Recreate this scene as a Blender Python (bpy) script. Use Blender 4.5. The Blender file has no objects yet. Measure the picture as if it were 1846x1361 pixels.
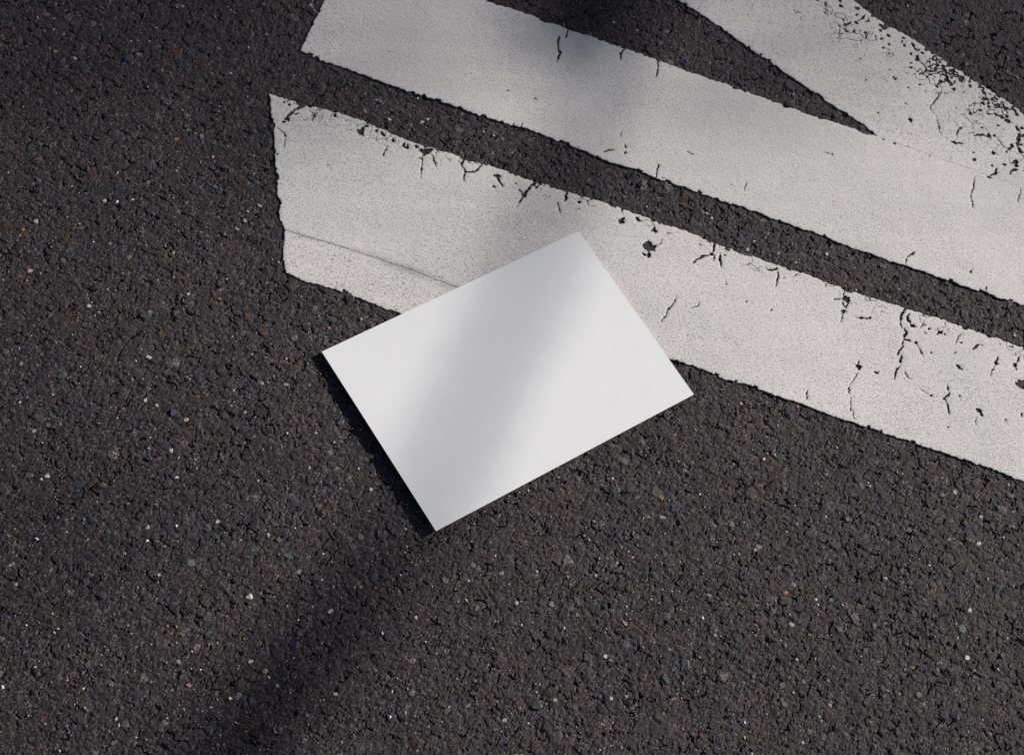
import bpy, math, random
import numpy as np
from mathutils import Matrix, Vector

# ------------------------------------------------------------------ camera, sky, sun, exposure
scene = bpy.context.scene
COL = scene.collection
W, H = 1846.0, 1361.0                     # size of the photograph, used to measure points on the ground
FPX, TILT, ROLL, DIST = 3200.0, 0.5005001, 0.3160343, 1.7117652
_rx = Matrix.Rotation(TILT, 3, 'X')
_rz = Matrix.Rotation(-ROLL, 3, 'Z')
CAM_R = _rz @ _rx @ Matrix.Rotation(ROLL, 3, 'Z')
CAM_P = _rz @ (_rx @ Vector((0, 0, DIST)))

cam_data = bpy.data.cameras.new('camera')
cam_data.sensor_width = 36.0
cam_data.lens = 36.0 * FPX / W
cam_data.clip_start = 0.05
cam_data.clip_end = 2000.0
cam = bpy.data.objects.new('camera', cam_data)
COL.objects.link(cam)
cam.matrix_world = Matrix.Translation(CAM_P) @ CAM_R.to_4x4()
scene.camera = cam

SUN_ELEV = math.radians(26.0)
SUN_AZ = math.atan2(0.37, 0.93)           # measured from +x, counter-clockwise
SUN = Vector((math.cos(SUN_ELEV) * math.cos(SUN_AZ), math.cos(SUN_ELEV) * math.sin(SUN_AZ), math.sin(SUN_ELEV)))

world = bpy.data.worlds.new('World')
scene.world = world
world.use_nodes = True
wn = world.node_tree.nodes
sky = wn.new('ShaderNodeTexSky')
sky.sky_type = 'NISHITA'
sky.sun_disc = False
sky.sun_elevation = SUN_ELEV
sky.air_density = 0.9
sky.dust_density = 1.6
sky.ozone_density = 0.6
sky.sun_rotation = math.pi / 2 - SUN_AZ
world.node_tree.links.new(sky.outputs[0], wn['Background'].inputs[0])
wn['Background'].inputs[1].default_value = 0.05

sun_data = bpy.data.lights.new('sun', 'SUN')
sun_data.energy = 4.8
sun_data.angle = math.radians(0.55)
sun_data.color = (1.0, 0.965, 0.93)
sun = bpy.data.objects.new('sun', sun_data)
COL.objects.link(sun)
sun.rotation_euler = SUN.to_track_quat('Z', 'Y').to_euler()
sun.location = SUN * 60

scene.view_settings.view_transform = 'Standard'
scene.view_settings.look = 'None'
scene.view_settings.gamma = 1.0
scene.view_settings.use_curve_mapping = False
scene.view_settings.exposure = 0.36

rng = np.random.default_rng(11)
random.seed(11)

# ------------------------------------------------------------------ helpers
def at(px, py, z=0.0):
    """Point of the photograph -> point of the ground (or of the level z)."""
    d = CAM_R @ Vector(((px - W / 2) / FPX, -(py - H / 2) / FPX, -1.0))
    t = (z - CAM_P.z) / d.z
    return CAM_P + d * t

def at2(px, py):
    q = at(px, py)
    return (q.x, q.y)

PX = (at(924, 680) - at(923, 680)).length  # metres of ground per photo pixel, about 0.53 mm

def hsh(ix, iy, k):
    n = (ix.astype(np.int64) * 374761393 + iy.astype(np.int64) * 668265263 + k * 1274126177) & 0xffffffff
    n = ((n ^ (n >> 13)) * 1274126177) & 0xffffffff
    n = n ^ (n >> 16)
    return (n & 0xffffff).astype(np.float32) / np.float32(0xffffff)

def vnoise(x, y, k=0):
    ix, iy = np.floor(x), np.floor(y)
    fx, fy = (x - ix).astype(np.float32), (y - iy).astype(np.float32)
    fx, fy = fx * fx * (3 - 2 * fx), fy * fy * (3 - 2 * fy)
    a, b = hsh(ix, iy, k), hsh(ix + 1, iy, k)
    c, d = hsh(ix, iy + 1, k), hsh(ix + 1, iy + 1, k)
    return (a * (1 - fx) + b * fx) * (1 - fy) + (c * (1 - fx) + d * fx) * fy

def fbm(x, y, k=0, octv=3):
    s, a, t = 0.0, 1.0, 0.0
    for i in range(octv):
        s = s + a * vnoise(x * 2 ** i + 17.3 * i, y * 2 ** i - 9.1 * i, k + i)
        t += a
        a *= 0.5
    return s / t

def worley(x, y, cell, k):
    """F1, F2 and per-cell random numbers plus the offset from the cell's point."""
    X, Y = x / cell, y / cell
    ix, iy = np.floor(X), np.floor(Y)
    f1 = np.full(x.shape, 9.0, np.float32); f2 = f1.copy()
    cx = np.zeros_like(f1); cy = np.zeros_like(f1); ox = np.zeros_like(f1); oy = np.zeros_like(f1)
    for dx in (-1, 0, 1):
        for dy in (-1, 0, 1):
            jx, jy = ix + dx, iy + dy
            px = (jx + 0.15 + 0.7 * hsh(jx, jy, k) - X).astype(np.float32)
            py = (jy + 0.15 + 0.7 * hsh(jx, jy, k + 1) - Y).astype(np.float32)
            d = np.sqrt(px * px + py * py)
            near = d < f1
            f2 = np.where(near, f1, np.minimum(f2, d))
            f1 = np.where(near, d, f1)
            cx = np.where(near, jx, cx); cy = np.where(near, jy, cy)
            ox = np.where(near, -px, ox); oy = np.where(near, -py, oy)
    return f1, f2, cx, cy, ox, oy

def sstep(a, b, x):
    t = np.clip((x - a) / (b - a), 0, 1)
    return t * t * (3 - 2 * t)

def axis(lo, hi, step, far):
    """Even spacing where the camera looks, wider and wider steps outside."""
    mid = np.arange(lo, hi, step)
    out, d = [], step
    p = mid[-1]
    while p < far:
        d *= 1.022 if d < 0.0038 else 1.22
        p += d
        out.append(p)
    inn, d, p = [], step, mid[0]
    while p > -far:
        d *= 1.022 if d < 0.0038 else 1.22
        p -= d
        inn.append(p)
    return np.array(inn[::-1] + list(mid) + out)

def mesh_from(name, v, f, material, parent=None, smooth=False):
    """v: (n,3) array; f: (m,3) or (m,4) array of indices."""
    me = bpy.data.meshes.new(name)
    v = np.ascontiguousarray(v, np.float32); f = np.ascontiguousarray(f, np.int32)
    n = f.shape[1]
    me.vertices.add(len(v)); me.vertices.foreach_set('co', v.ravel())
    me.loops.add(f.size); me.loops.foreach_set('vertex_index', f.ravel())
    me.polygons.add(len(f))
    me.polygons.foreach_set('loop_start', np.arange(0, f.size, n, dtype=np.int32))
    me.polygons.foreach_set('loop_total', np.full(len(f), n, np.int32))
    me.update(calc_edges=True)
    me.polygons.foreach_set('use_smooth', np.full(len(f), smooth, bool))
    if material:
        me.materials.append(material)
    o = bpy.data.objects.new(name, me)
    COL.objects.link(o)
    if parent:
        o.parent = parent
    return o

def point_attr(o, name, values):
    a = o.data.attributes.new(name, 'FLOAT', 'POINT')
    a.data.foreach_set('value', np.ascontiguousarray(values, np.float32).ravel())

def point_color(o, name, rgb):
    a = o.data.attributes.new(name, 'FLOAT_COLOR', 'POINT')
    c = np.ones((len(rgb), 4), np.float32); c[:, :3] = rgb
    a.data.foreach_set('color', c.ravel())

# ------------------------------------------------------------------ materials
def new_mat(name):
    m = bpy.data.materials.new(name)
    m.use_nodes = True
    nt = m.node_tree
    b = nt.nodes['Principled BSDF']
    return m, nt, b

def noise_node(nt, scale, detail=2.0, rough=0.55, coord=None):
    n = nt.nodes.new('ShaderNodeTexNoise')
    n.inputs['Scale'].default_value = scale
    n.inputs['Detail'].default_value = detail
    n.inputs['Roughness'].default_value = rough
    if coord:
        nt.links.new(coord, n.inputs['Vector'])
    return n

def ramp(nt, src, p0, p1, c0, c1):
    r = nt.nodes.new('ShaderNodeValToRGB')
    r.color_ramp.elements[0].position = p0; r.color_ramp.elements[1].position = p1
    r.color_ramp.elements[0].color = (*c0, 1); r.color_ramp.elements[1].color = (*c1, 1)
    nt.links.new(src, r.inputs[0])
    return r

def mixc(nt, mode, a, b, fac):
    m = nt.nodes.new('ShaderNodeMix'); m.data_type = 'RGBA'; m.blend_type = mode
    for sock, val in ((m.inputs[0], fac), (m.inputs[6], a), (m.inputs[7], b)):
        if isinstance(val, bpy.types.NodeSocket):
            nt.links.new(val, sock)
        elif isinstance(val, (int, float)):
            sock.default_value = val
        else:
            sock.default_value = (*val, 1)
    return m.outputs[2]

# asphalt: colour of each stone comes with the mesh, the shader adds grain
M_ASPHALT, nt, b = new_mat('asphalt')
geo = nt.nodes.new('ShaderNodeNewGeometry')
att = nt.nodes.new('ShaderNodeAttribute'); att.attribute_name = 'stone_color'
g1 = noise_node(nt, 620, 3, 0.7, geo.outputs['Position'])
r1 = ramp(nt, g1.outputs[0], 0.30, 0.72, (0.25, 0.25, 0.25), (2.1, 2.05, 2.05))
c = mixc(nt, 'MULTIPLY', att.outputs[0], r1.outputs[0], 1.0)
g2 = noise_node(nt, 6, 3, 0.6, geo.outputs['Position'])
r2 = ramp(nt, g2.outputs[0], 0.3, 0.7, (0.86, 0.86, 0.87), (1.12, 1.10, 1.09))
c = mixc(nt, 'MULTIPLY', c, r2.outputs[0], 1.0)
vor = nt.nodes.new('ShaderNodeTexVoronoi'); vor.inputs['Scale'].default_value = 720
nt.links.new(geo.outputs['Position'], vor.inputs['Vector'])
sep = nt.nodes.new('ShaderNodeSeparateColor'); nt.links.new(vor.outputs['Color'], sep.inputs[0])
rv = nt.nodes.new('ShaderNodeValToRGB')
rv.color_ramp.elements[0].color = (0.55, 0.55, 0.55, 1); rv.color_ramp.elements[1].color = (3.0, 2.95, 2.95, 1)
for pos_, val_ in ((0.45, 0.85), (0.86, 1.3), (0.95, 1.9)):
    el = rv.color_ramp.elements.new(pos_); el.color = (val_, val_ * 0.99, val_ * 0.99, 1)
nt.links.new(sep.outputs[0], rv.inputs[0])
c = mixc(nt, 'MULTIPLY', c, rv.outputs[0], 1.0)
nt.links.new(c, b.inputs['Base Color'])
b.inputs['Roughness'].default_value = 0.78
b.inputs['Specular IOR Level'].default_value = 0.25
bm_ = nt.nodes.new('ShaderNodeBump'); bm_.inputs['Strength'].default_value = 0.6
bm_.inputs['Distance'].default_value = 0.0007
nt.links.new(g1.outputs[0], bm_.inputs['Height']); nt.links.new(bm_.outputs[0], b.inputs['Normal'])

# road paint: warm white thermoplastic with dirty pores
M_PAINT, nt, b = new_mat('road_paint')
geo = nt.nodes.new('ShaderNodeNewGeometry')
dirt = nt.nodes.new('ShaderNodeAttribute'); dirt.attribute_name = 'dirt'
big = noise_node(nt, 5, 4, 0.6, geo.outputs['Position'])
base = ramp(nt, big.outputs[0], 0.3, 0.7, (0.56, 0.541, 0.523), (0.648, 0.617, 0.588))
fine = noise_node(nt, 900, 2, 0.6, geo.outputs['Position'])
mp = nt.nodes.new('ShaderNodeMapping'); mp.inputs['Scale'].default_value = (2.0, 22.0, 1.0)
nt.links.new(geo.outputs['Position'], mp.inputs[0])
strk = noise_node(nt, 2.2, 4, 0.6, mp.outputs[0])
rs = ramp(nt, strk.outputs[0], 0.30, 0.70, (0.95, 0.946, 0.942), (1.035, 1.03, 1.03))
rf = ramp(nt, fine.outputs[0], 0.25, 0.75, (0.86, 0.86, 0.86), (1.13, 1.13, 1.13))
c = mixc(nt, 'MULTIPLY', base.outputs[0], rf.outputs[0], 1.0)
c = mixc(nt, 'MULTIPLY', c, rs.outputs[0], 1.0)
pore = noise_node(nt, 780, 2, 0.5, geo.outputs['Position'])
dens = noise_node(nt, 9, 3, 0.6, geo.outputs['Position'])
add = nt.nodes.new('ShaderNodeMath'); add.operation = 'MULTIPLY_ADD'
nt.links.new(dens.outputs[0], add.inputs[0]); add.inputs[1].default_value = 0.10
nt.links.new(pore.outputs[0], add.inputs[2])
rp = ramp(nt, add.outputs[0], 0.632, 0.668, (0, 0, 0), (1, 1, 1))
sc = nt.nodes.new('ShaderNodeMath'); sc.operation = 'MULTIPLY'; sc.inputs[1].default_value = 0.75
nt.links.new(rp.outputs[0], sc.inputs[0])
c = mixc(nt, 'MIX', c, (0.12, 0.112, 0.108), sc.outputs[0])
c = mixc(nt, 'MIX', c, (0.05, 0.048, 0.047), dirt.outputs['Fac'])
nt.links.new(c, b.inputs['Base Color'])
b.inputs['Roughness'].default_value = 0.8
b.inputs['Specular IOR Level'].default_value = 0.2
bm_ = nt.nodes.new('ShaderNodeBump'); bm_.inputs['Strength'].default_value = 0.25
bm_.inputs['Distance'].default_value = 0.0005
nt.links.new(fine.outputs[0], bm_.inputs['Height']); nt.links.new(bm_.outputs[0], b.inputs['Normal'])

# paper card
M_PAPER, nt, b = new_mat('white_paper')
geo = nt.nodes.new('ShaderNodeNewGeometry')
n1 = noise_node(nt, 1400, 3, 0.6, geo.outputs['Position'])
r1 = ramp(nt, n1.outputs[0], 0.25, 0.75, (0.705, 0.700, 0.693), (0.750, 0.744, 0.737))
n3 = noise_node(nt, 38, 5, 0.7, geo.outputs['Position'])
r3 = ramp(nt, n3.outputs[0], 0.3, 0.7, (0.968, 0.968, 0.966), (1.012, 1.012, 1.012))
nt.links.new(mixc(nt, 'MULTIPLY', r1.outputs[0], r3.outputs[0], 1.0), b.inputs['Base Color'])
b.inputs['Roughness'].default_value = 0.75
b.inputs['Specular IOR Level'].default_value = 0.15
n2 = noise_node(nt, 260, 4, 0.65, geo.outputs['Position'])
bm_ = nt.nodes.new('ShaderNodeBump'); bm_.inputs['Strength'].default_value = 0.06
bm_.inputs['Distance'].default_value = 0.0004
nt.links.new(n2.outputs[0], bm_.inputs['Height']); nt.links.new(bm_.outputs[0], b.inputs['Normal'])

# stones set in the asphalt: colour per object
M_STONE, nt, b = new_mat('stone')
oi = nt.nodes.new('ShaderNodeObjectInfo')
geo = nt.nodes.new('ShaderNodeNewGeometry')
n1 = noise_node(nt, 500, 3, 0.65, geo.outputs['Position'])
r1 = ramp(nt, n1.outputs[0], 0.28, 0.72, (0.55, 0.55, 0.55), (1.35, 1.35, 1.35))
nt.links.new(mixc(nt, 'MULTIPLY', oi.outputs['Color'], r1.outputs[0], 1.0), b.inputs['Base Color'])
b.inputs['Roughness'].default_value = 0.6
b.inputs['Specular IOR Level'].default_value = 0.3

M_GRIT, nt, b = new_mat('grit')
att = nt.nodes.new('ShaderNodeAttribute'); att.attribute_name = 'stone_color'
nt.links.new(att.outputs[0], b.inputs['Base Color'])
b.inputs['Roughness'].default_value = 0.55

M_BARK, nt, b = new_mat('bark')
geo = nt.nodes.new('ShaderNodeNewGeometry')
n1 = noise_node(nt, 14, 5, 0.65, geo.outputs['Position'])
r1 = ramp(nt, n1.outputs[0], 0.3, 0.7, (0.05, 0.038, 0.028), (0.16, 0.13, 0.10))
nt.links.new(r1.outputs[0], b.inputs['Base Color'])
b.inputs['Roughness'].default_value = 0.9
M_LEAF, nt, b = new_mat('leaf')
b.inputs['Base Color'].default_value = (0.05, 0.095, 0.025, 1)
b.inputs['Roughness'].default_value = 0.6

# ------------------------------------------------------------------ outlines of the paint
def sdf_poly(poly, x, y):
    """Signed distance, positive inside."""
    d = np.full(x.shape, 1e9); ins = np.zeros(x.shape, bool)
    n = len(poly)
    for i in range(n):
        ax, ay = poly[i]; bx, by = poly[(i + 1) % n]
        ex, ey = bx - ax, by - ay
        wx, wy = x - ax, y - ay
        t = np.clip((wx * ex + wy * ey) / (ex * ex + ey * ey + 1e-18), 0, 1)
        d = np.minimum(d, (wx - ex * t) ** 2 + (wy - ey * t) ** 2)
        c1 = (ay <= y) & (by > y); c2 = (ay > y) & (by <= y)
        cr = ex * wy - ey * wx
        ins ^= (c1 & (cr > 0)) | (c2 & (cr < 0))
    return np.where(ins, 1, -1) * np.sqrt(d)

# outlines, measured on the photograph; they run on beyond the frame to the right and the top
A_UP = [(486, 171), (521, 181), (554, 191), (602, 202), (652, 217), (700, 240), (748, 258), (779, 268), (810, 277), (873, 296), (920, 313), (966, 328), (1012, 344), (1060, 358), (1090, 367), (1121, 377), (1165, 393), (1207, 409), (1235, 417), (1263, 429), (1306, 446), (1349, 461), (1400, 477), (1439, 491), (1485, 507), (1528, 524), (1578, 540), (1627, 556), (1650, 562), (1707, 581), (1763, 600), (1805, 613), (1846, 628)]
A_END = [(3600, 1215), (3600, 1460)]
A_LOW = [(1846, 869), (1792, 848), (1746, 831), (1690, 814), (1631, 794), (1566, 772), (1498, 749), (1446, 729), (1393, 711), (1345, 694), (1300, 681), (1254, 662), (1210, 648), (830, 521), (760, 494), (690, 470), (600, 441), (551, 427), (513, 415)]
A_LEFT = [(507, 400), (503, 380), (499, 320), (494, 250), (489, 200)]
D_POLY = [(508, 405), (551, 417), (600, 431), (690, 460), (760, 484), (830, 511), (1000, 569), (958, 648), (840, 607), (720, 566), (659, 542), (634, 533), (608, 523), (548, 507), (514, 493), (511, 455)]
B_POLY = [(587, 0), (566, 40), (540, 93), (570, 106), (602, 117), (658, 138), (701, 154), (744, 169), (814, 191), (870, 212), (946, 233), (969, 241), (1029, 264), (1080, 286), (1134, 304), (1181, 321), (1250, 345), (1290, 361), (1343, 375), (1389, 394), (1460, 418), (1492, 430), (1531, 446), (1631, 480), (1697, 503), (1770, 527), (1846, 552), (3600, 1125), (3600, 930),
          (1846, 342), (1782, 318), (1709, 292), (1628, 264), (1587, 249), (1559, 240), (1464, 209), (1380, 180), (1343, 165), (1257, 136), (1187, 111), (1101, 80), (1019, 52), (949, 26), (870, 0), (640, -75), (623, -70)]
C_POLY = [(420, -600), (1130, -68), (1220, 0), (1273, 33), (1323, 68), (1389, 114), (1436, 147), (1503, 192), (1553, 223), (1587, 252), (1628, 270), (1709, 298), (1782, 324), (1846, 348), (3600, 935), (3300, 900), (2600, 650), (2100, 365), (1846, 206), (1810, 179), (1776, 158), (1737, 134), (1695, 105), (1637, 67), (1603, 49), (1573, 27), (1535, 0), (1400, -100), (780, -560)]

# cracks (polyline) and chips (single point): photo points, half width in photo pixels
def P_(*a): return [(a[i], a[i + 1]) for i in range(0, len(a), 2)]
A_CUTS = [
    (P_(552, 186, 544, 192, 534, 198), 4.5), (P_(534, 198, 526, 204, 516, 214), 3.2), (P_(519, 216), 5), (P_(512, 222), 3), (P_(522, 190), 2.5), (P_(530, 208, 538, 204), 1.8),
    (P_(567, 204, 565, 213, 562, 220), 1.8), (P_(500, 231, 514, 243, 515, 254, 511, 266), 1.2), (P_(511, 186), 2),
    (P_(650, 238), 6.5), (P_(656, 229, 648, 240, 655, 246), 3), (P_(675, 238, 682, 236), 3.4), (P_(688, 239, 694, 247), 3), (P_(706, 253, 711, 256), 2.4), (P_(660, 229), 3),
    (P_(730, 257, 727, 265, 734, 268, 735, 260), 2.6), (P_(757, 271, 768, 274, 779, 271), 5.5), (P_(768, 277), 6), (P_(750, 265), 2.4), (P_(763, 277, 761, 295, 759, 322), 1.3), (P_(753, 287, 762, 288), 1.2), (P_(778, 278, 782, 290, 788, 302), 1.5),
    (P_(690, 284, 694, 274, 697, 267), 1.1), (P_(838, 279, 832, 297, 839, 311, 835, 327), 2.2), (P_(838, 311, 857, 311, 866, 301, 872, 294), 1.9),
    (P_(896, 318), 6), (P_(897, 321, 901, 329, 907, 337), 2.6), (P_(891, 338), 2.6), (P_(966, 329, 957, 336), 5), (P_(958, 338, 950, 345, 944, 350), 3.6), (P_(944, 352), 5), (P_(943, 354, 937, 364, 933, 374), 1.6), (P_(930, 332), 2), (P_(936, 342, 942, 350), 2), (P_(972, 334, 965, 341), 2),
    (P_(1020, 345, 1021, 355, 1019, 364), 2.8), (P_(1004, 367, 1008, 374, 1009, 384), 2), (P_(1044, 366), 2.8), (P_(1121, 376, 1121, 386), 1),
    (P_(1123, 393, 1121, 399, 1118, 404), 5), (P_(1147, 392, 1150, 398, 1155, 401), 4), (P_(1172, 417, 1179, 414, 1184, 420), 3), (P_(1180, 408, 1180, 421), 2.4), (P_(1188, 404), 2.4),
    (P_(1164, 439, 1174, 441), 8), (P_(1172, 447), 9.5), (P_(1166, 444), 7), (P_(1172, 456, 1168, 465), 7), (P_(1162, 459), 3), (P_(1178, 448, 1190, 440, 1194, 430), 0.8), (P_(1258, 440, 1264, 444), 2),
    (P_(1285, 430, 1287, 445, 1285, 456), 2.8), (P_(1283, 459), 4.5), (P_(1279, 461, 1266, 463, 1256, 468, 1250, 477), 2.2), (P_(1286, 460, 1286, 472), 1.2), (P_(1297, 459, 1298, 470, 1301, 483), 2), (P_(1306, 461), 2.6), (P_(1252, 474), 2.6),
    (P_(1380, 485, 1392, 489, 1401, 485), 2), (P_(1401, 488, 1402, 500, 1399, 509, 1399, 519), 1.6), (P_(1412, 501), 1.6), (P_(1428, 500, 1440, 494), 0.9),
    (P_(1219, 535, 1216, 546, 1206, 556, 1199, 569, 1192, 581), 1.3), (P_(1261, 545, 1258, 553, 1247, 557), 0.9), (P_(1307, 513), 1.5),
    (P_(1521, 522, 1520, 535), 1.4), (P_(1526, 540), 6), (P_(1518, 541, 1503, 540), 1.5), (P_(1518, 545, 1523, 555), 1.8), (P_(1530, 546, 1523, 558), 2), (P_(1520, 563), 4.2), (P_(1518, 566, 1516, 582), 1), (P_(1541, 573, 1555, 574, 1569, 576), 1.7), (P_(1567, 574), 2.6),
    (P_(1630, 557, 1624, 568, 1622, 580), 3), (P_(1622, 580, 1625, 592), 1.6), (P_(1629, 592, 1633, 600, 1628, 611), 3), (P_(1628, 612, 1626, 625, 1617, 641), 2), (P_(1630, 613, 1641, 616), 3), (P_(1650, 618), 3.6), (P_(1652, 622, 1658, 632, 1664, 645), 1.1), (P_(1624, 640, 1623, 656), 2.8), (P_(1622, 660, 1614, 671, 1612, 686), 1.6), (P_(1638, 566, 1635, 577, 1642, 585), 2.4), (P_(1645, 588), 4.2), (P_(1658, 592, 1663, 588), 1.5), (P_(1674, 592), 2.4), (P_(1665, 599, 1669, 604), 1), (P_(1692, 600), 3), (P_(1688, 605, 1699, 598), 1.8), (P_(1703, 603), 1.8), (P_(1690, 595), 1.4), (P_(1706, 597), 1.2),
    (P_(1730, 619, 1736, 620), 1.8), (P_(1753, 632, 1759, 625, 1766, 621), 2.4), (P_(1770, 623), 1.8), (P_(1735, 601, 1726, 608, 1724, 620), 0.9), (P_(1798, 644, 1795, 655), 2), (P_(1795, 656), 3.6), (P_(1792, 661, 1784, 678), 1), (P_(1837, 642, 1832, 655), 2), (P_(1829, 659), 4.2), (P_(1832, 666), 2), (P_(1723, 658, 1735, 668), 2.2), (P_(1727, 663), 2.4), (P_(1678, 637), 2), (P_(1721, 637), 1.8),
    (P_(1837, 692), 7), (P_(1843, 690), 5), (P_(1842, 698), 4), (P_(1547, 663), 5.2), (P_(1547, 650, 1547, 662), 1.1), (P_(1545, 672, 1539, 686, 1530, 697), 0.9), (P_(1528, 698, 1532, 711), 1.5), (P_(1532, 716, 1534, 742), 1), (P_(1537, 742, 1539, 756), 1.1), (P_(1575, 671, 1580, 673, 1583, 672), 1.8),
    (P_(1453, 705, 1455, 721), 1.4), (P_(1432, 709), 1.2), (P_(1707, 693, 1711, 709, 1702, 719), 1.8), (P_(1699, 719, 1705, 721), 2.2), (P_(1704, 721, 1708, 734, 1710, 748), 1.4), (P_(1730, 714), 2.4), (P_(1765, 741), 4.6), (P_(1760, 738), 2), (P_(1768, 748), 2.6), (P_(1678, 714), 1.8), (P_(1629, 671, 1642, 686), 0.9), (P_(1655, 701, 1678, 714), 0.8), (P_(1708, 770), 1.8), (P_(1813, 758), 1.4), (P_(1759, 752, 1758, 765), 0.9),
    (P_(590, 300), 1.2), (P_(1390, 560), 1.4), (P_(1345, 545), 1.1), (P_(1240, 606), 1.2), (P_(1700, 560), 1), (P_(1480, 640), 1.1), (P_(1840, 745, 1843, 752), 2)]
B_CUTS = [
    (P_(1024, 54, 1022, 62, 1019, 72), 1.7), (P_(1009, 66, 1005, 80, 1006, 92, 1011, 97, 1007, 104, 1003, 114), 2.3), (P_(915, 165), 1.6), (P_(963, 177, 967, 181), 1), (P_(1125, 90, 1119, 97, 1118, 110), 1.5), (P_(1187, 110, 1185, 125, 1182, 143), 1.5),
    (P_(1087, 275, 1096, 272, 1106, 271), 1.9), (P_(1126, 262, 1129, 269), 1.9), (P_(1126, 277), 2.4), (P_(1187, 298, 1184, 309, 1182, 322), 1.6), (P_(1238, 275, 1250, 280), 1), (P_(1118, 248, 1122, 237), 0.8), (P_(936, 229, 945, 233), 2), (P_(940, 236, 941, 224), 1.4),
    (P_(1648, 455, 1641, 461, 1633, 465), 2), (P_(1634, 466, 1632, 479), 1.5), (P_(1749, 493, 1751, 486), 1.2), (P_(1777, 518, 1776, 527), 1.2), (P_(1757, 320, 1753, 340, 1750, 355, 1753, 376), 1.4), (P_(1840, 342, 1836, 358, 1834, 366), 1.1), (P_(1485, 276, 1497, 279), 1), (P_(1499, 280), 1.6), (P_(1390, 120), 0.9), (P_(1345, 331, 1341, 345), 0.8), (P_(1317, 335), 1), (P_(846, 135), 1), (P_(700, 95), 0.9), (P_(1620, 380), 0.9), (P_(1500, 365), 0.9)]
_c = lambda *a: [(1380 + a[i] / 3.5815, a[i + 1] / 3.5815) for i in range(0, len(a), 2)]
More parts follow.
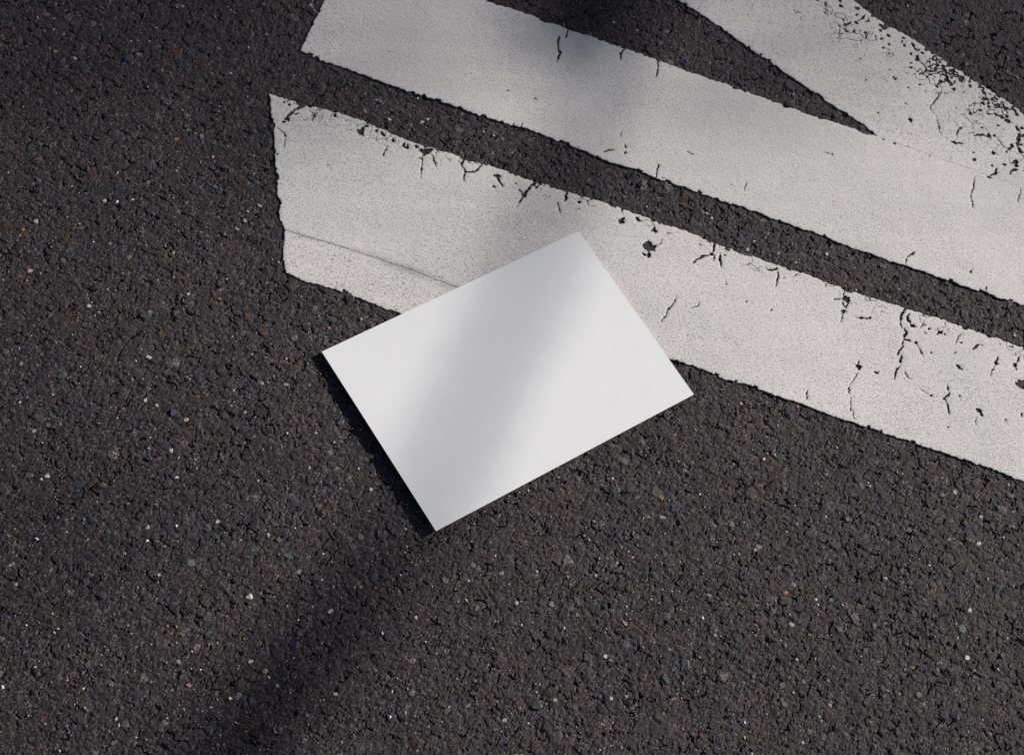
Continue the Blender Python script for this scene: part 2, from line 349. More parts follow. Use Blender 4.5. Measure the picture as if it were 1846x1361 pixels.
C_CUTS = [
    (_c(490, 45), 3.2), (_c(480, 8), 3), (_c(330, 5), 2.4), (_c(425, 95), 1.6), (_c(575, 55, 605, 65), 2.6), (_c(600, 62), 3.6), (_c(588, 100), 2.2), (_c(500, 168, 525, 160, 555, 152), 2), (_c(512, 165), 2.6), (_c(582, 148), 3.2), (_c(590, 140, 625, 125, 640, 105), 1.8), (_c(640, 150, 665, 140, 660, 115), 1.4), (_c(690, 105), 3.2), (_c(645, 215), 1.8), (_c(478, 170, 476, 250), 0.8),
    (_c(735, 160, 755, 180), 3), (_c(770, 185), 4.4), (_c(795, 175), 3.2), (_c(740, 200), 2.4), (_c(795, 235), 2), (_c(750, 255), 2.2), (_c(795, 290), 2), (_c(760, 315), 1.6), (_c(885, 250), 2.4), (_c(897, 297), 2.6), (_c(880, 272), 1.6),
    (_c(938, 275, 955, 305, 970, 330), 2.4), (_c(970, 330, 995, 325), 2.4), (_c(938, 350), 2.2), (_c(1000, 345, 1020, 350), 2), (_c(978, 385), 4.2), (_c(995, 400, 1030, 440, 1040, 460), 1.1), (_c(1040, 460, 1085, 470), 1.9), (_c(985, 490, 1040, 460), 1.3), (_c(1085, 470, 1105, 430), 1.9), (_c(1110, 425), 2.8), (_c(1030, 315), 1.8), (_c(1075, 350), 1.8), (_c(1125, 405), 2.8), (_c(1060, 380), 1.5),
    (_c(1150, 440, 1165, 480, 1170, 520), 2.3), (_c(1165, 520), 4.4), (_c(1160, 535, 1125, 530, 1105, 560), 1.9), (_c(1103, 562), 2.6), (_c(1175, 430), 2.4), (_c(1205, 460), 4.4), (_c(1180, 480, 1235, 488), 2.4), (_c(1270, 515), 4), (_c(1262, 530), 2.4), (_c(1215, 580), 2.6), (_c(1275, 598), 2.2), (_c(1320, 560), 3), (_c(1315, 535), 2), (_c(1380, 560), 2.2), (_c(1255, 560), 1.4),
    (_c(1400, 600, 1420, 610), 3.4), (_c(1408, 640), 4.4), (_c(1400, 670), 3.6), (_c(1385, 715), 2), (_c(1440, 690), 2.2), (_c(1440, 735), 2), (_c(1475, 735, 1500, 750), 2.4), (_c(1500, 745, 1545, 770), 2.3), (_c(1560, 785), 3.6), (_c(1555, 755), 2.2), (_c(1510, 690), 2.6), (_c(1545, 710), 2.6), (_c(1460, 635, 1475, 660), 1.8), (_c(1590, 690, 1620, 742), 2), (_c(1620, 742), 2.6), (_c(1640, 720), 2.2), (_c(1500, 812), 2.4), (_c(1480, 660), 1.6), (_c(1525, 665), 1.6), (_c(1600, 660), 1.8),
    (_c(1615, 820, 1635, 850), 3), (_c(1640, 860, 1630, 920, 1620, 950), 3.4), (_c(1620, 950, 1645, 975), 3), (_c(1645, 985), 2.8), (_c(1585, 940), 3.2), (_c(1560, 970, 1600, 950), 2.6), (_c(1550, 985), 2), (_c(1490, 890, 1520, 930, 1545, 965), 0.9), (_c(1660, 880), 3.2), (_c(1655, 830), 3), (_c(1650, 940), 2.4),
    (_c(1610, 1050), 3.8), (_c(1615, 1075), 3), (_c(1622, 1095, 1580, 1105), 2.2), (_c(1580, 1105, 1575, 1135), 1.2), (_c(1540, 1065), 1.8), (_c(1490, 1090, 1480, 1125, 1450, 1140), 2.2), (_c(1450, 1140, 1435, 1170), 1.5), (_c(1460, 1075), 1.6), (_c(1345, 1030), 3), (_c(1340, 990), 1.6), (_c(1472, 992), 3), (_c(1195, 920, 1215, 928, 1275, 932), 2), (_c(1220, 925), 2.4), (_c(1230, 880, 1245, 835), 1.1), (_c(1255, 832), 2), (_c(1440, 880), 3.4), (_c(1340, 880, 1400, 872, 1440, 890), 1.5), (_c(1475, 880), 2), (_c(1310, 865, 1345, 858), 0.9), (_c(1395, 825), 1.6),
    (_c(835, 515), 2.2), (_c(822, 505), 1.4), (_c(938, 440), 2), (_c(920, 570), 2), (_c(993, 552), 1.8), (_c(800, 455), 1.3), (_c(935, 775), 3), (_c(928, 765, 940, 795), 1.6), (_c(1135, 600, 1105, 640, 1060, 700, 1085, 740), 1), (_c(1100, 745, 1120, 830, 1130, 880), 0.7), (_c(900, 675), 1.2), (_c(725, 735), 1.4), (_c(645, 520), 1), (_c(1225, 700), 1.2), (_c(1318, 735), 2.4), (_c(150, 740), 1.2), (_c(330, 640), 0.9)]

# ------------------------------------------------------------------ ground: asphalt with real relief
FINE = (-0.545, 0.64, -0.40, 0.54)        # the ground the camera sees, with a margin
STEP = 0.00138
xs = axis(FINE[0], FINE[1], STEP, 260.0)
ys = axis(FINE[2], FINE[3], STEP, 260.0)
GX, GY = np.meshgrid(xs, ys)
dx = np.gradient(xs)[None, :] * np.ones_like(GX); dy = np.gradient(ys)[:, None] * np.ones_like(GY)
CALM = np.clip(STEP / np.maximum(dx, dy), 0, 1)     # relief fades where the mesh is coarse

def asphalt_height(x0, y0):
    x, y = 0.8253 * x0 - 0.5646 * y0 + 50, 0.5646 * x0 + 0.8253 * y0 + 50     # turned, so no lattice lines up with the mesh
    wx = x + 0.0016 * (vnoise(x / 0.006, y / 0.006, 91) - 0.5)
    wy = y + 0.0016 * (vnoise(x / 0.006, y / 0.006, 92) - 0.5)
    und = 0.0012 * (fbm(x / 0.09, y / 0.09, 5, 2) - 0.5)
    col = np.ones(x.shape + (3,), np.float32)
    # mastic with fine sand
    h = -0.0009 + 0.0011 * (vnoise(x / 0.0026, y / 0.0026, 1) - 0.5) + 0.0012 * (fbm(x / 0.007, y / 0.007, 2, 2) - 0.5)
    val = 0.80 + 0.4 * vnoise(x / 0.003, y / 0.003, 33)
    tint = np.full(x.shape, 0.3, np.float32)
    # three sizes of crushed stone, each a tilted facet of its own
    for cell, k, keep, top, tilt in ((0.0033, 10, 0.80, -0.0004, 0.26), (0.0060, 20, 0.55, -0.0002, 0.17), (0.0110, 30, 0.30, 0.0000, 0.10)):
        f1, f2, cx, cy, ox, oy = worley(wx, wy, cell, k)
        e = (f2 - f1)
        on = (hsh(cx, cy, k + 5) < keep)
        z = top + cell * 0.06 * (hsh(cx, cy, k + 6) - 0.5)
        z = z + cell * tilt * 2 * ((hsh(cx, cy, k + 7) - 0.5) * ox + (hsh(cx, cy, k + 8) - 0.5) * oy)
        z = z - cell * 0.23 * (1 - np.clip(e / 0.26, 0, 1))
        z = z + 0.0005 * (vnoise((x + y) / 0.0034, (x - y) / 0.0034, k + 3) - 0.5)
        use = on & (z > h)
        h = np.where(use, z, h)
        val = np.where(use, 0.70 + 0.65 * hsh(cx, cy, k + 9) ** 1.3, val)
        tint = np.where(use, hsh(cx, cy, k + 10), tint)
    # thin ragged crevices between the clumps, and a few lost stones
    wx2 = x + 0.004 * (fbm(x / 0.005, y / 0.005, 81, 2) - 0.5)
    wy2 = y + 0.004 * (fbm(x / 0.005, y / 0.005, 84, 2) - 0.5)
    f1, f2, cx, cy, ox, oy = worley(wx2, wy2, 0.0125, 60)
    crev = sstep(0.085, 0.015, f2 - f1) * sstep(0.58, 0.72, vnoise(x / 0.0085, y / 0.0085, 66))
    f1, f2, cx, cy, ox, oy = worley(wx2, wy2, 0.0058, 70)
    lost = (hsh(cx, cy, 74) < 0.014) * sstep(0.05, 0.22, f2 - f1)
    h = h - 0.0019 * np.maximum(crev, lost * 0.7)
    return h + und, val, tint

GZ, VAL, TINT = asphalt_height(GX, GY)
GZ = GZ * CALM - 0.0006 * (1 - CALM)
VAL = 1.0 + (VAL - 1.0) * CALM
near = (GX > -0.56) & (GX < 0.66) & (GY > -0.3) & (GY < 0.56)
under = np.full(GX.shape, -1.0)
for pl in (A_UP + A_END + A_LOW + A_LEFT, D_POLY, B_POLY, C_POLY):
    under[near] = np.maximum(under[near], sdf_poly([at2(*p) for p in pl], GX[near], GY[near]))
UNDER = sstep(0.0005, 0.003, under)                # paint has filled the voids it lies over
GZ = GZ * (1 - UNDER) + UNDER * (0.25 * np.maximum(GZ, -0.0012) - 0.0002)
base = np.array([0.0312, 0.0258, 0.0268], np.float32)
rgb = base[None, None, :] * VAL[..., None]
blue = (TINT > 0.955)[..., None]; green = ((TINT > 0.93) & (TINT < 0.955))[..., None]; brown = ((TINT > 0.0) & (TINT < 0.035))[..., None]
pale = ((TINT > 0.5) & (TINT < 0.522))[..., None]
rgb = np.where(blue, rgb * np.array([0.85, 1.05, 1.35], np.float32), rgb)
rgb = np.where(green, rgb * np.array([0.95, 1.25, 1.15], np.float32), rgb)
rgb = np.where(brown, rgb * np.array([1.35, 1.1, 0.85], np.float32), rgb)
rgb = np.where(pale, rgb * (1.7 + 90 * (TINT[..., None] - 0.5)), rgb)
plain = sstep(0.5, 0.3, CALM)[..., None]             # too coarse to carry single stones
rgb = rgb * (1 - plain) + base * plain
ny, nx = GX.shape
idx = np.arange(ny * nx, dtype=np.int32).reshape(ny, nx)
quads = np.stack([idx[:-1, :-1], idx[:-1, 1:], idx[1:, 1:], idx[1:, :-1]], -1).reshape(-1, 4)
road = mesh_from('road', np.stack([GX, GY, GZ], -1).reshape(-1, 3), quads, M_ASPHALT)
point_color(road, 'stone_color', rgb.reshape(-1, 3))
road['kind'] = 'structure'
road['label'] = 'dark grey weathered asphalt with coarse stone texture under the white markings'

def ground_z(x, y):
    i = int(np.clip(np.searchsorted(xs, x), 1, nx - 2)); j = int(np.clip(np.searchsorted(ys, y), 1, ny - 2))
    return float(np.median(GZ[max(j - 2, 0):j + 3, max(i - 2, 0):i + 3]))

# ------------------------------------------------------------------ painted markings: cut, chipped and cracked sheets
def seg_min(F, x, y, xa, ya, pts, w, grow=0.0, line=False):
    """Lower F along a polyline (metres), half width w tapering to the ends; only the box round it is touched."""
    P = np.array(pts)
    pad = 0.006
    i0, i1 = np.searchsorted(xa, [P[:, 0].min() - pad, P[:, 0].max() + pad])
    j0, j1 = np.searchsorted(ya, [P[:, 1].min() - pad, P[:, 1].max() + pad])
    if i1 <= i0 or j1 <= j0:
        return
    sx, sy = x[j0:j1, i0:i1], y[j0:j1, i0:i1]
    jx = sx + 0.0016 * (vnoise(sx / 0.0032, sy / 0.0032, 201) - 0.5) + 0.0011 * (vnoise(sx / 0.0014, sy / 0.0014, 205) - 0.5)
    jy = sy + 0.0016 * (vnoise(sx / 0.0032, sy / 0.0032, 202) - 0.5) + 0.0011 * (vnoise(sx / 0.0014, sy / 0.0014, 206) - 0.5)
    wid = w * (0.55 + 0.9 * vnoise(sx / 0.0026, sy / 0.0026, 203))
    if len(P) == 1:
        d = np.hypot((jx - P[0, 0]), (jy - P[0, 1])) - w * (0.6 + 0.85 * vnoise(sx / 0.0022, sy / 0.0022, 204))
    else:
        d = np.full(sx.shape, 1e9)
        L = np.r_[0, np.cumsum(np.hypot(*np.diff(P, axis=0).T))]
        for i in range(len(P) - 1):
            e = P[i + 1] - P[i]
            t = np.clip(((jx - P[i, 0]) * e[0] + (jy - P[i, 1]) * e[1]) / (e @ e + 1e-18), 0, 1)
            s = (L[i] + t * (L[i + 1] - L[i])) / L[-1]
            tap = 1 - 0.75 * np.abs(2 * s - 1) ** 3
            d = np.minimum(d, np.hypot(jx - P[i, 0] - e[0] * t, jy - P[i, 1] - e[1] * t) - wid * tap)
    F[j0:j1, i0:i1] = np.minimum(F[j0:j1, i0:i1], d)

def march(F, X, Y):
    """Triangulate F > 0 on a grid; returns points (parameter positions), triangles and border edges."""
    ny_, nx_ = F.shape
    id_ = np.arange(ny_ * nx_).reshape(ny_, nx_)
    a, b_, c_, d_ = id_[:-1, :-1], id_[:-1, 1:], id_[1:, 1:], id_[1:, :-1]
    T = np.concatenate([np.stack([a, b_, c_], -1).reshape(-1, 3), np.stack([a, c_, d_], -1).reshape(-1, 3)])
    f = F.ravel(); s = f[T] > 0
    cnt = s.sum(1)
    full = T[cnt == 3]
    N = ny_ * nx_
    tris, brd, keys = [full], [], []
    def cross(p, q):
        lo, hi = np.minimum(p, q), np.maximum(p, q)
        return -(lo * N + hi) - 1                      # negative key = point on edge lo-hi
    for k in range(3):
        m = (cnt == 1) & s[:, k]
        t = np.roll(T[m], -k, axis=1)
        p, q = cross(t[:, 0], t[:, 1]), cross(t[:, 0], t[:, 2])
        tris.append(np.stack([t[:, 0], p, q], -1)); brd.append(np.stack([p, q], -1))
        m = (cnt == 2) & ~s[:, k]
        t = np.roll(T[m], -k, axis=1)                  # t0 outside
        p, q = cross(t[:, 0], t[:, 1]), cross(t[:, 0], t[:, 2])
        tris.append(np.stack([p, t[:, 1], t[:, 2]], -1)); tris.append(np.stack([p, t[:, 2], q], -1))
        brd.append(np.stack([q, p], -1))
    tris = np.concatenate(tris); brd = np.concatenate(brd)
    u, inv = np.unique(tris.ravel(), return_inverse=True)
    vx = np.empty(len(u)); vy = np.empty(len(u)); ff = np.zeros(len(u))
    on = u >= 0
    xr, yr = X.ravel(), Y.ravel()
    vx[on] = xr[u[on]]; vy[on] = yr[u[on]]; ff[on] = f[u[on]]
    kk = -(u[~on] + 1); lo, hi = kk // N, kk % N
    t = np.clip(f[lo] / (f[lo] - f[hi]), 0.02, 0.98)
    vx[~on] = xr[lo] + t * (xr[hi] - xr[lo]); vy[~on] = yr[lo] + t * (yr[hi] - yr[lo])
    return vx, vy, ff, inv.reshape(-1, 3), np.searchsorted(u, brd)

C_CUTS = [(p, w * 1.4) for p, w in C_CUTS]

def marking(poly_px, cuts, top, label, spots=None, hair=(), seam=None):
    poly = [at2(*p) for p in poly_px]
    P = np.array(poly)
    step = 0.00088
    vis = (-0.54, 0.635, -0.19, 0.53)
    x0, x1 = max(P[:, 0].min() - 0.003, vis[0]), min(P[:, 0].max() + 0.003, vis[1])
    y0, y1 = max(P[:, 1].min() - 0.003, vis[2]), min(P[:, 1].max() + 0.003, vis[3])
    xa, ya = np.arange(x0, x1, step), np.arange(y0, y1, step)
    def wide(a, lo, hi):
        out, d, p = [], step, a[-1]
        while p < hi:
            d = min(d * 1.25, 0.02); p += d; out.append(p)
        inn, d, p = [], step, a[0]
        while p > lo:
            d = min(d * 1.25, 0.02); p -= d; inn.append(p)
        return np.array(inn[::-1] + list(a) + out)
    xa = wide(xa, P[:, 0].min() - 0.02, P[:, 0].max() + 0.02)
    ya = wide(ya, P[:, 1].min() - 0.02, P[:, 1].max() + 0.02)
    X, Y = np.meshgrid(xa, ya)
    F = sdf_poly(poly, X, Y)
    S = F.copy()
    # ragged border: the sheet ends on the stones
    rag = np.ones(X.shape)
    if seam:                                            # laid against another sheet: an almost straight joint
        sd = np.full(X.shape, 1e9)
        sp = [at2(*p) for p in seam]
        for (ax, ay), (bx, by) in zip(sp[:-1], sp[1:]):
            ex, ey = bx - ax, by - ay
            t = np.clip(((X - ax) * ex + (Y - ay) * ey) / (ex * ex + ey * ey), 0, 1)
            sd = np.minimum(sd, np.hypot(X - ax - ex * t, Y - ay - ey * t))
        rag = 0.16 + 0.84 * sstep(0.002, 0.007, sd)
    F = F + rag * 0.0026 * (fbm(X / 0.0095, Y / 0.0095, 301, 2) - 0.5) + rag * 0.0020 * (vnoise(X / 0.0030, Y / 0.0030, 305) - 0.5)
    bite = sstep(0.70, 0.82, vnoise(X / 0.0062, Y / 0.0062, 307))
    F = F - 0.0022 * bite * rag * (S < 0.004)
    if spots is not None:                               # worn edge: many small flakes missing
        near = [at2(*p) for p in spots[0]]
        dn = np.full(X.shape, 1e9)
        for (ax, ay), (bx, by) in zip(near[:-1], near[1:]):
            ex, ey = bx - ax, by - ay
            t = np.clip(((X - ax) * ex + (Y - ay) * ey) / (ex * ex + ey * ey), 0, 1)
            dn = np.minimum(dn, np.hypot(X - ax - ex * t, Y - ay - ey * t))
        thr = spots[1] * np.exp(-dn / spots[2]) * (dn < 3.0 * spots[2])
        ridge = np.abs(fbm(X / 0.007, Y / 0.007, 331, 2) - 0.5)
        patch = sstep(0.40, 0.62, vnoise(X / 0.021, Y / 0.021, 337))
        cut = 0.06 * thr * patch
        F = np.where(cut > 0.004, np.minimum(F, 0.02 * (ridge - cut)), F)
    for pts, w in cuts:
        seg_min(F, X, Y, xa, ya, [at2(*p) for p in pts], w * PX * (0.82 if len(pts) > 1 else 0.95))
    vx, vy, ff, tri, brd = march(F, X, Y)
    e = np.exp(-np.maximum(ff, 0) / 0.0009)
    z = top + 0.0012 * 0.6 * (fbm(vx / 0.09, vy / 0.09, 5, 2) - 0.5) + 0.00022 * (fbm(vx / 0.012, vy / 0.012, 401, 2) - 0.5) + 0.00011 * (vnoise(vx / 0.0021, vy / 0.0021, 405) - 0.5) - 0.0003 * e
    n = len(vx)
    bu = np.unique(brd)
    low = np.full(n, -1); low[bu] = n + np.arange(len(bu))
    V = np.concatenate([np.stack([vx, vy, z], -1), np.stack([vx[bu], vy[bu], np.full(len(bu), -0.0024)], -1)])
    p, q = brd[:, 0], brd[:, 1]
    walls = np.concatenate([np.stack([q, p, low[p]], -1), np.stack([q, low[p], low[q]], -1)])
    o = mesh_from('road_marking', V, np.concatenate([tri, walls]), M_PAINT, road)
    dirt_v = np.zeros(len(V), np.float32)
    for pts, w, amount in hair:                         # hairlines, seams and scuffs, too fine to open up
        Q = np.array([at2(*t) for t in pts]); w = w * PX
        jx = V[:, 0] + 0.0010 * (vnoise(V[:, 0] / 0.004, V[:, 1] / 0.004, 501) - 0.5)
        jy = V[:, 1] + 0.0010 * (vnoise(V[:, 0] / 0.004, V[:, 1] / 0.004, 502) - 0.5)
        for i in range(len(Q) - 1):
            ee = Q[i + 1] - Q[i]
            t = np.clip(((jx - Q[i, 0]) * ee[0] + (jy - Q[i, 1]) * ee[1]) / (ee @ ee), 0, 1)
            d = np.hypot(jx - Q[i, 0] - ee[0] * t, jy - Q[i, 1] - ee[1] * t)
            brk = 0.35 + 0.9 * vnoise(jx / 0.012, jy / 0.012, 503)
            dirt_v = np.maximum(dirt_v, amount * brk * np.clip(1.3 - d / max(w, 0.0005), 0, 1))
    joint = np.ones(len(V), np.float32)
    if seam:
        for (ax, ay), (bx, by) in zip(sp[:-1], sp[1:]):
            ex, ey = bx - ax, by - ay
            t = np.clip(((V[:, 0] - ax) * ex + (V[:, 1] - ay) * ey) / (ex * ex + ey * ey), 0, 1)
            joint = np.where(np.hypot(V[:, 0] - ax - ex * t, V[:, 1] - ay - ey * t) < 0.003, 0.3, joint)
    dirt_v[:n] = np.maximum(dirt_v[:n], 0.75 * joint[:n] * np.exp(-np.maximum(ff, 0) / 0.00035) * (np.arange(n) >= 0) * (ff < 0.0005))
    dirt_v[n:] = 0.8 * joint[n:]
    point_attr(o, 'dirt', np.clip(dirt_v, 0, 0.95))
    o['label'] = label
    return o

SEAM = [(513, 415), (551, 427), (600, 441), (690, 470), (760, 494), (830, 521), (900, 545)]
marking(A_UP + A_END + A_LOW + A_LEFT, A_CUTS, 0.0011, 'wide white stripe under the card with a row of cracks along its upper edge',
        seam=SEAM, spots=(A_UP, 0.34, 0.012), hair=[(SEAM, 2.0, 0.22), ([(640, 450), (760, 490), (830, 516)], 5, 0.22), ([(760, 330), (900, 380), (1000, 402)], 6, 0.05), ([(900, 390), (1040, 400)], 4, 0.06)])
marking(D_POLY, [], 0.0006, 'narrow white strip below the stripe, its end hidden under the card', hair=[(SEAM, 3.0, 0.30), ([(690, 474), (760, 498), (830, 525)], 7, 0.28)])
marking(B_POLY, B_CUTS, 0.0012, 'middle white stripe with a clean slanted left end',
        hair=[([(1587, 249), (1628, 264), (1709, 292), (1782, 318), (1846, 342)], 1.3, 0.32), ([(820, 132), (1000, 170), (1090, 200)], 3, 0.06), ([(1080, 330), (1100, 345)], 2, 0.1)])
marking(C_POLY, C_CUTS, 0.0008, 'upper right white stripe with a badly flaked right edge',
        spots=([(1340, -145), (1535, 0), (1603, 49), (1695, 105), (1776, 158), (1846, 206), (2100, 365)], 1.6, 0.024),
        hair=[([(1587, 247), (1628, 263), (1709, 291), (1782, 317)], 1.3, 0.32), ([(1640, 240), (1670, 255)], 1.2, 0.3)])

# ------------------------------------------------------------------ stones and grit in the asphalt
PAINT = [np.array(p) for p in (A_UP + A_END + A_LOW + A_LEFT, D_POLY, B_POLY, C_POLY)]
CARD_PX = np.array([(580, 634), (1043, 417), (1251, 711), (786, 957)], float)
def on_bare(px, py, m=9):
    for poly in PAINT + [CARD_PX]:
        if float(sdf_poly([tuple(p) for p in poly], np.array([px * 1.0]), np.array([py * 1.0]))[0]) > -m:
            return False
    return True

def pebble_mesh(i, sub):
    """A broken, faceted stone: unit radius, flattened, one worn flat top."""
    r = random.Random(100 + i)
    import bmesh
    bm = bmesh.new()
    bmesh.ops.create_icosphere(bm, subdivisions=sub, radius=1.0)
    planes = [(Vector((r.gauss(0, 1), r.gauss(0, 1), r.gauss(0, 0.7))).normalized(), r.uniform(0.62, 0.95)) for _ in range(9)]
    planes.append((Vector((r.uniform(-.15, .15), r.uniform(-.15, .15), 1)).normalized(), r.uniform(0.42, 0.55)))
    sx, sy = r.uniform(0.85, 1.2), r.uniform(0.65, 0.95)
    for v in bm.verts:
        co = v.co.copy()
        for n, d in planes:
            k = co.dot(n)
            if k > d:
                co -= n * (k - d)
        co += Vector((r.gauss(0, 1), r.gauss(0, 1), r.gauss(0, 1))) * 0.035
        v.co = Vector((co.x * sx, co.y * sy, co.z))
    bmesh.ops.triangulate(bm, faces=bm.faces)
    me = bpy.data.meshes.new('stone')
    bm.to_mesh(me); bm.free()
    me.materials.append(M_STONE)
    return me

PEBBLES = [pebble_mesh(i, 2) for i in range(12)]
PALE, TAN, RUST, TEAL, SLATE, PLUM = (0.42, 0.40, 0.385), (0.36, 0.27, 0.18), (0.25, 0.125, 0.06), (0.046, 0.054, 0.052), (0.036, 0.041, 0.050), (0.041, 0.036, 0.043)
GREY = (0.105, 0.099, 0.097)
listed = [(450, 1075, 15, PALE), (283, 730, 10, PALE), (335, 757, 11, TAN), (262, 721, 9, PALE), (85, 858, 11, PALE), (308, 812, 10, PALE), (319, 860, 9, PALE), (286, 1036, 9, PALE), (28, 1052, 10, TAN),
          (1127, 1123, 11, RUST), (42, 414, 10, RUST), (188, 361, 9, TAN), (240, 360, 8, PALE), (218, 437, 13, TEAL), (398, 440, 9, GREY), (36, 76, 12, GREY), (77, 122, 10, GREY), (360, 145, 9, GREY), (318, 251, 9, RUST), (232, 105, 24, SLATE), (344, 102, 20, TEAL),
          (452, 1192, 9, PALE), (478, 1209, 10, TAN), (340, 1235, 10, RUST), (558, 1113, 11, GREY), (430, 1253, 12, (0.17, 0.18, 0.2)), (860, 1095, 11, GREY), (838, 1147, 11, GREY), (1091, 1183, 10, PALE), (1100, 1190, 8, GREY), (1427, 1126, 11, PALE), (1416, 1068, 11, RUST), (1411, 1235, 13, GREY),
          (1712, 972, 9, PALE), (1765, 979, 10, PALE), (1748, 1100, 11, PALE), (1743, 1184, 14, PALE), (1645, 1203, 9, RUST), (1785, 1323, 10, RUST), (1496, 1271, 11, TAN), (1410, 1236, 10, GREY), (1000, 1262, 9, PALE), (1102, 1259, 9, PALE), (967, 1270, 24, TEAL), (910, 1298, 11, PALE), (993, 1262, 8, PALE),
          (1235, 1197, 26, SLATE), (1200, 1223, 20, SLATE), (1128, 1160, 17, (0.085, 0.09, 0.115)), (1415, 1160, 17, SLATE), (1560, 1174, 17, SLATE), (1722, 1288, 24, SLATE), (1733, 1133, 22, (0.05, 0.062, 0.058)), (1576, 1128, 19, PLUM), (1640, 1050, 14, SLATE), (1577, 1345, 11, GREY), (1525, 1322, 11, GREY), (1760, 1350, 14, GREY),
          (141, 872, 22, SLATE), (184, 874, 18, PLUM), (163, 936, 22, SLATE), (230, 770, 18, TEAL), (312, 744, 18, SLATE), (408, 775, 16, SLATE), (263, 838, 15, SLATE), (345, 900, 18, PLUM), (343, 1015, 18, (0.12, 0.13, 0.13)), (520, 1001, 19, TEAL), (184, 1073, 17, (0.03, 0.03, 0.05)), (296, 1051, 15, SLATE), (247, 1000, 16, SLATE), (530, 1160, 22, (0.03, 0.032, 0.055)), (266, 951, 10, PALE), (392, 940, 10, PALE), (112, 676, 20, TEAL), (70, 325, 10, GREY), (160, 551, 10, PALE), (270, 645, 9, PALE), (238, 683, 10, GREY), (375, 365, 22, PLUM), (280, 455, 16, PLUM), (312, 452, 14, SLATE), (220, 520, 14, TEAL), (262, 568, 20, TEAL), (345, 615, 20, TEAL), (392, 393, 8, GREY), (54, 488, 12, TAN),
          (1006, 838, 10, PALE), (1110, 883, 22, TEAL), (1113, 890, 16, SLATE), (1192, 897, 12, RUST), (1185, 900, 14, PLUM), (1115, 806, 14, TEAL), (1157, 795, 16, TEAL), (780, 400, 0, GREY), (1168, 300, 0, GREY), (1182, 328, 0, GREY), (1145, 320, 0, GREY), (1490, 560, 0, GREY), (1590, 480, 16, SLATE), (1490, 458, 10, PALE), (1450, 560, 0, GREY), (1475, 455, 14, TEAL), (1063, 330, 18, SLATE), (1190, 77, 16, GREY), (1200, 57, 16, GREY), (1308, 74, 10, GREY), (1645, 58, 16, GREY), (1740, 40, 11, GREY), (1735, 100, 10, GREY), (1400, 80, 0, GREY), (760, 220, 10, PALE), (772, 215, 10, PALE), (702, 215, 10, PALE), (783, 217, 9, GREY), (886, 277, 12, GREY), (905, 250, 10, GREY), (530, 610, 15, GREY), (620, 860, 0, GREY), (669, 882, 9, PALE), (680, 872, 8, GREY), (700, 878, 12, GREY), (650, 828, 15, SLATE), (600, 740, 14, SLATE), (615, 760, 16, TEAL)]
stone_pts = []
def dull(c):
    k_ = random.uniform(0.4, 0.95)
    return tuple(v * k_ for v in c)
def add_stone(px, py, size, colr):
    if size == 0 or not on_bare(px, py, size * 0.5 + 1):
        return
    for q in stone_pts:
        if (q[0] - px) ** 2 + (q[1] - py) ** 2 < (0.55 * (q[2] + size)) ** 2:
            return
    stone_pts.append((px, py, size))
    g = at(px, py)
    r = size * 0.5 * PX
    o = bpy.data.objects.new('stone', random.choice(PEBBLES))
    o.parent = road
    o.scale = (r, r, r * random.uniform(0.55, 0.75))
    o.rotation_euler = (random.uniform(-.12, .12), random.uniform(-.12, .12), random.uniform(0, 6.28))
    o.location = (g.x, g.y, max(ground_z(g.x, g.y), -0.0009) - r * 0.20 + 0.0001)
    v = random.uniform(0.85, 1.15)
    o.color = (colr[0] * v, colr[1] * v, colr[2] * v, 1)
    COL.objects.link(o)
for s in listed:
    add_stone(*s)
tries = 0
while len(stone_pts) < 292 and tries < 6000:
    tries += 1
    px, py = random.uniform(6, W - 6), random.uniform(6, H - 6)
    k = random.random()
    if k < 0.30:
        colr, size = random.choice((SLATE, TEAL, PLUM)), random.uniform(11, 18)
    elif k < 0.78:
        colr, size = dull(GREY), random.uniform(10, 16)
    else:
        colr, size = dull(PALE), random.uniform(9, 11)
    add_stone(px, py, size, colr)

# grit: pale chips of a few millimetres, nobody could count them
gv, gf, gc = [], [], []
octa = np.array([(1, 0, 0), (0, 1, 0), (-1, 0, 0), (0, -1, 0), (0, 0, 1)], float)
of = [(0, 1, 4), (1, 2, 4), (2, 3, 4), (3, 0, 4)]
cnt = 0
cand = np.stack([rng.uniform(-230, W + 230, 18000), rng.uniform(-230, H + 230, 18000)])
bare = np.ones(18000, bool)
for poly in PAINT + [CARD_PX]:
    bare &= sdf_poly([tuple(p) for p in poly], cand[0], cand[1]) < -4
for px, py in cand[:, bare].T:
    if cnt > 8800:
        break
    cnt += 1
    g = at(px, py)
    big_ = random.random() < 0.12
    r = PX * (random.uniform(1.9, 3.6) if big_ else random.uniform(0.8, 1.9))
    a = random.uniform(0, 6.28)
    st = random.uniform(0.5, 1.0)
    v = octa * np.array([r, r * st, r * random.uniform(0.35, 0.6)]) + rng.normal(0, r * 0.16, (5, 3))
    ca, sa = math.cos(a), math.sin(a)
    v = np.c_[v[:, 0] * ca - v[:, 1] * sa, v[:, 0] * sa + v[:, 1] * ca, v[:, 2]]
    gv.append(v + [g.x, g.y, ground_z(g.x, g.y) + 0.0002])
    gf += [tuple(i + 5 * (cnt - 1) for i in t) for t in of]
    k = random.random()
    if k < 0.035:
        c3 = np.array([0.34, 0.19, 0.08])
    elif k < 0.12:
        c3 = np.array([0.30, 0.26, 0.20])
    else:
        c3 = np.array([1, 0.97, 0.96]) * (random.uniform(0.09, 0.24) if random.random() < 0.82 else random.uniform(0.35, 0.62))
    gc += [c3] * 5
grit = mesh_from('grit', np.concatenate(gv), np.array(gf), M_GRIT, road)
point_color(grit, 'stone_color', np.array(gc))
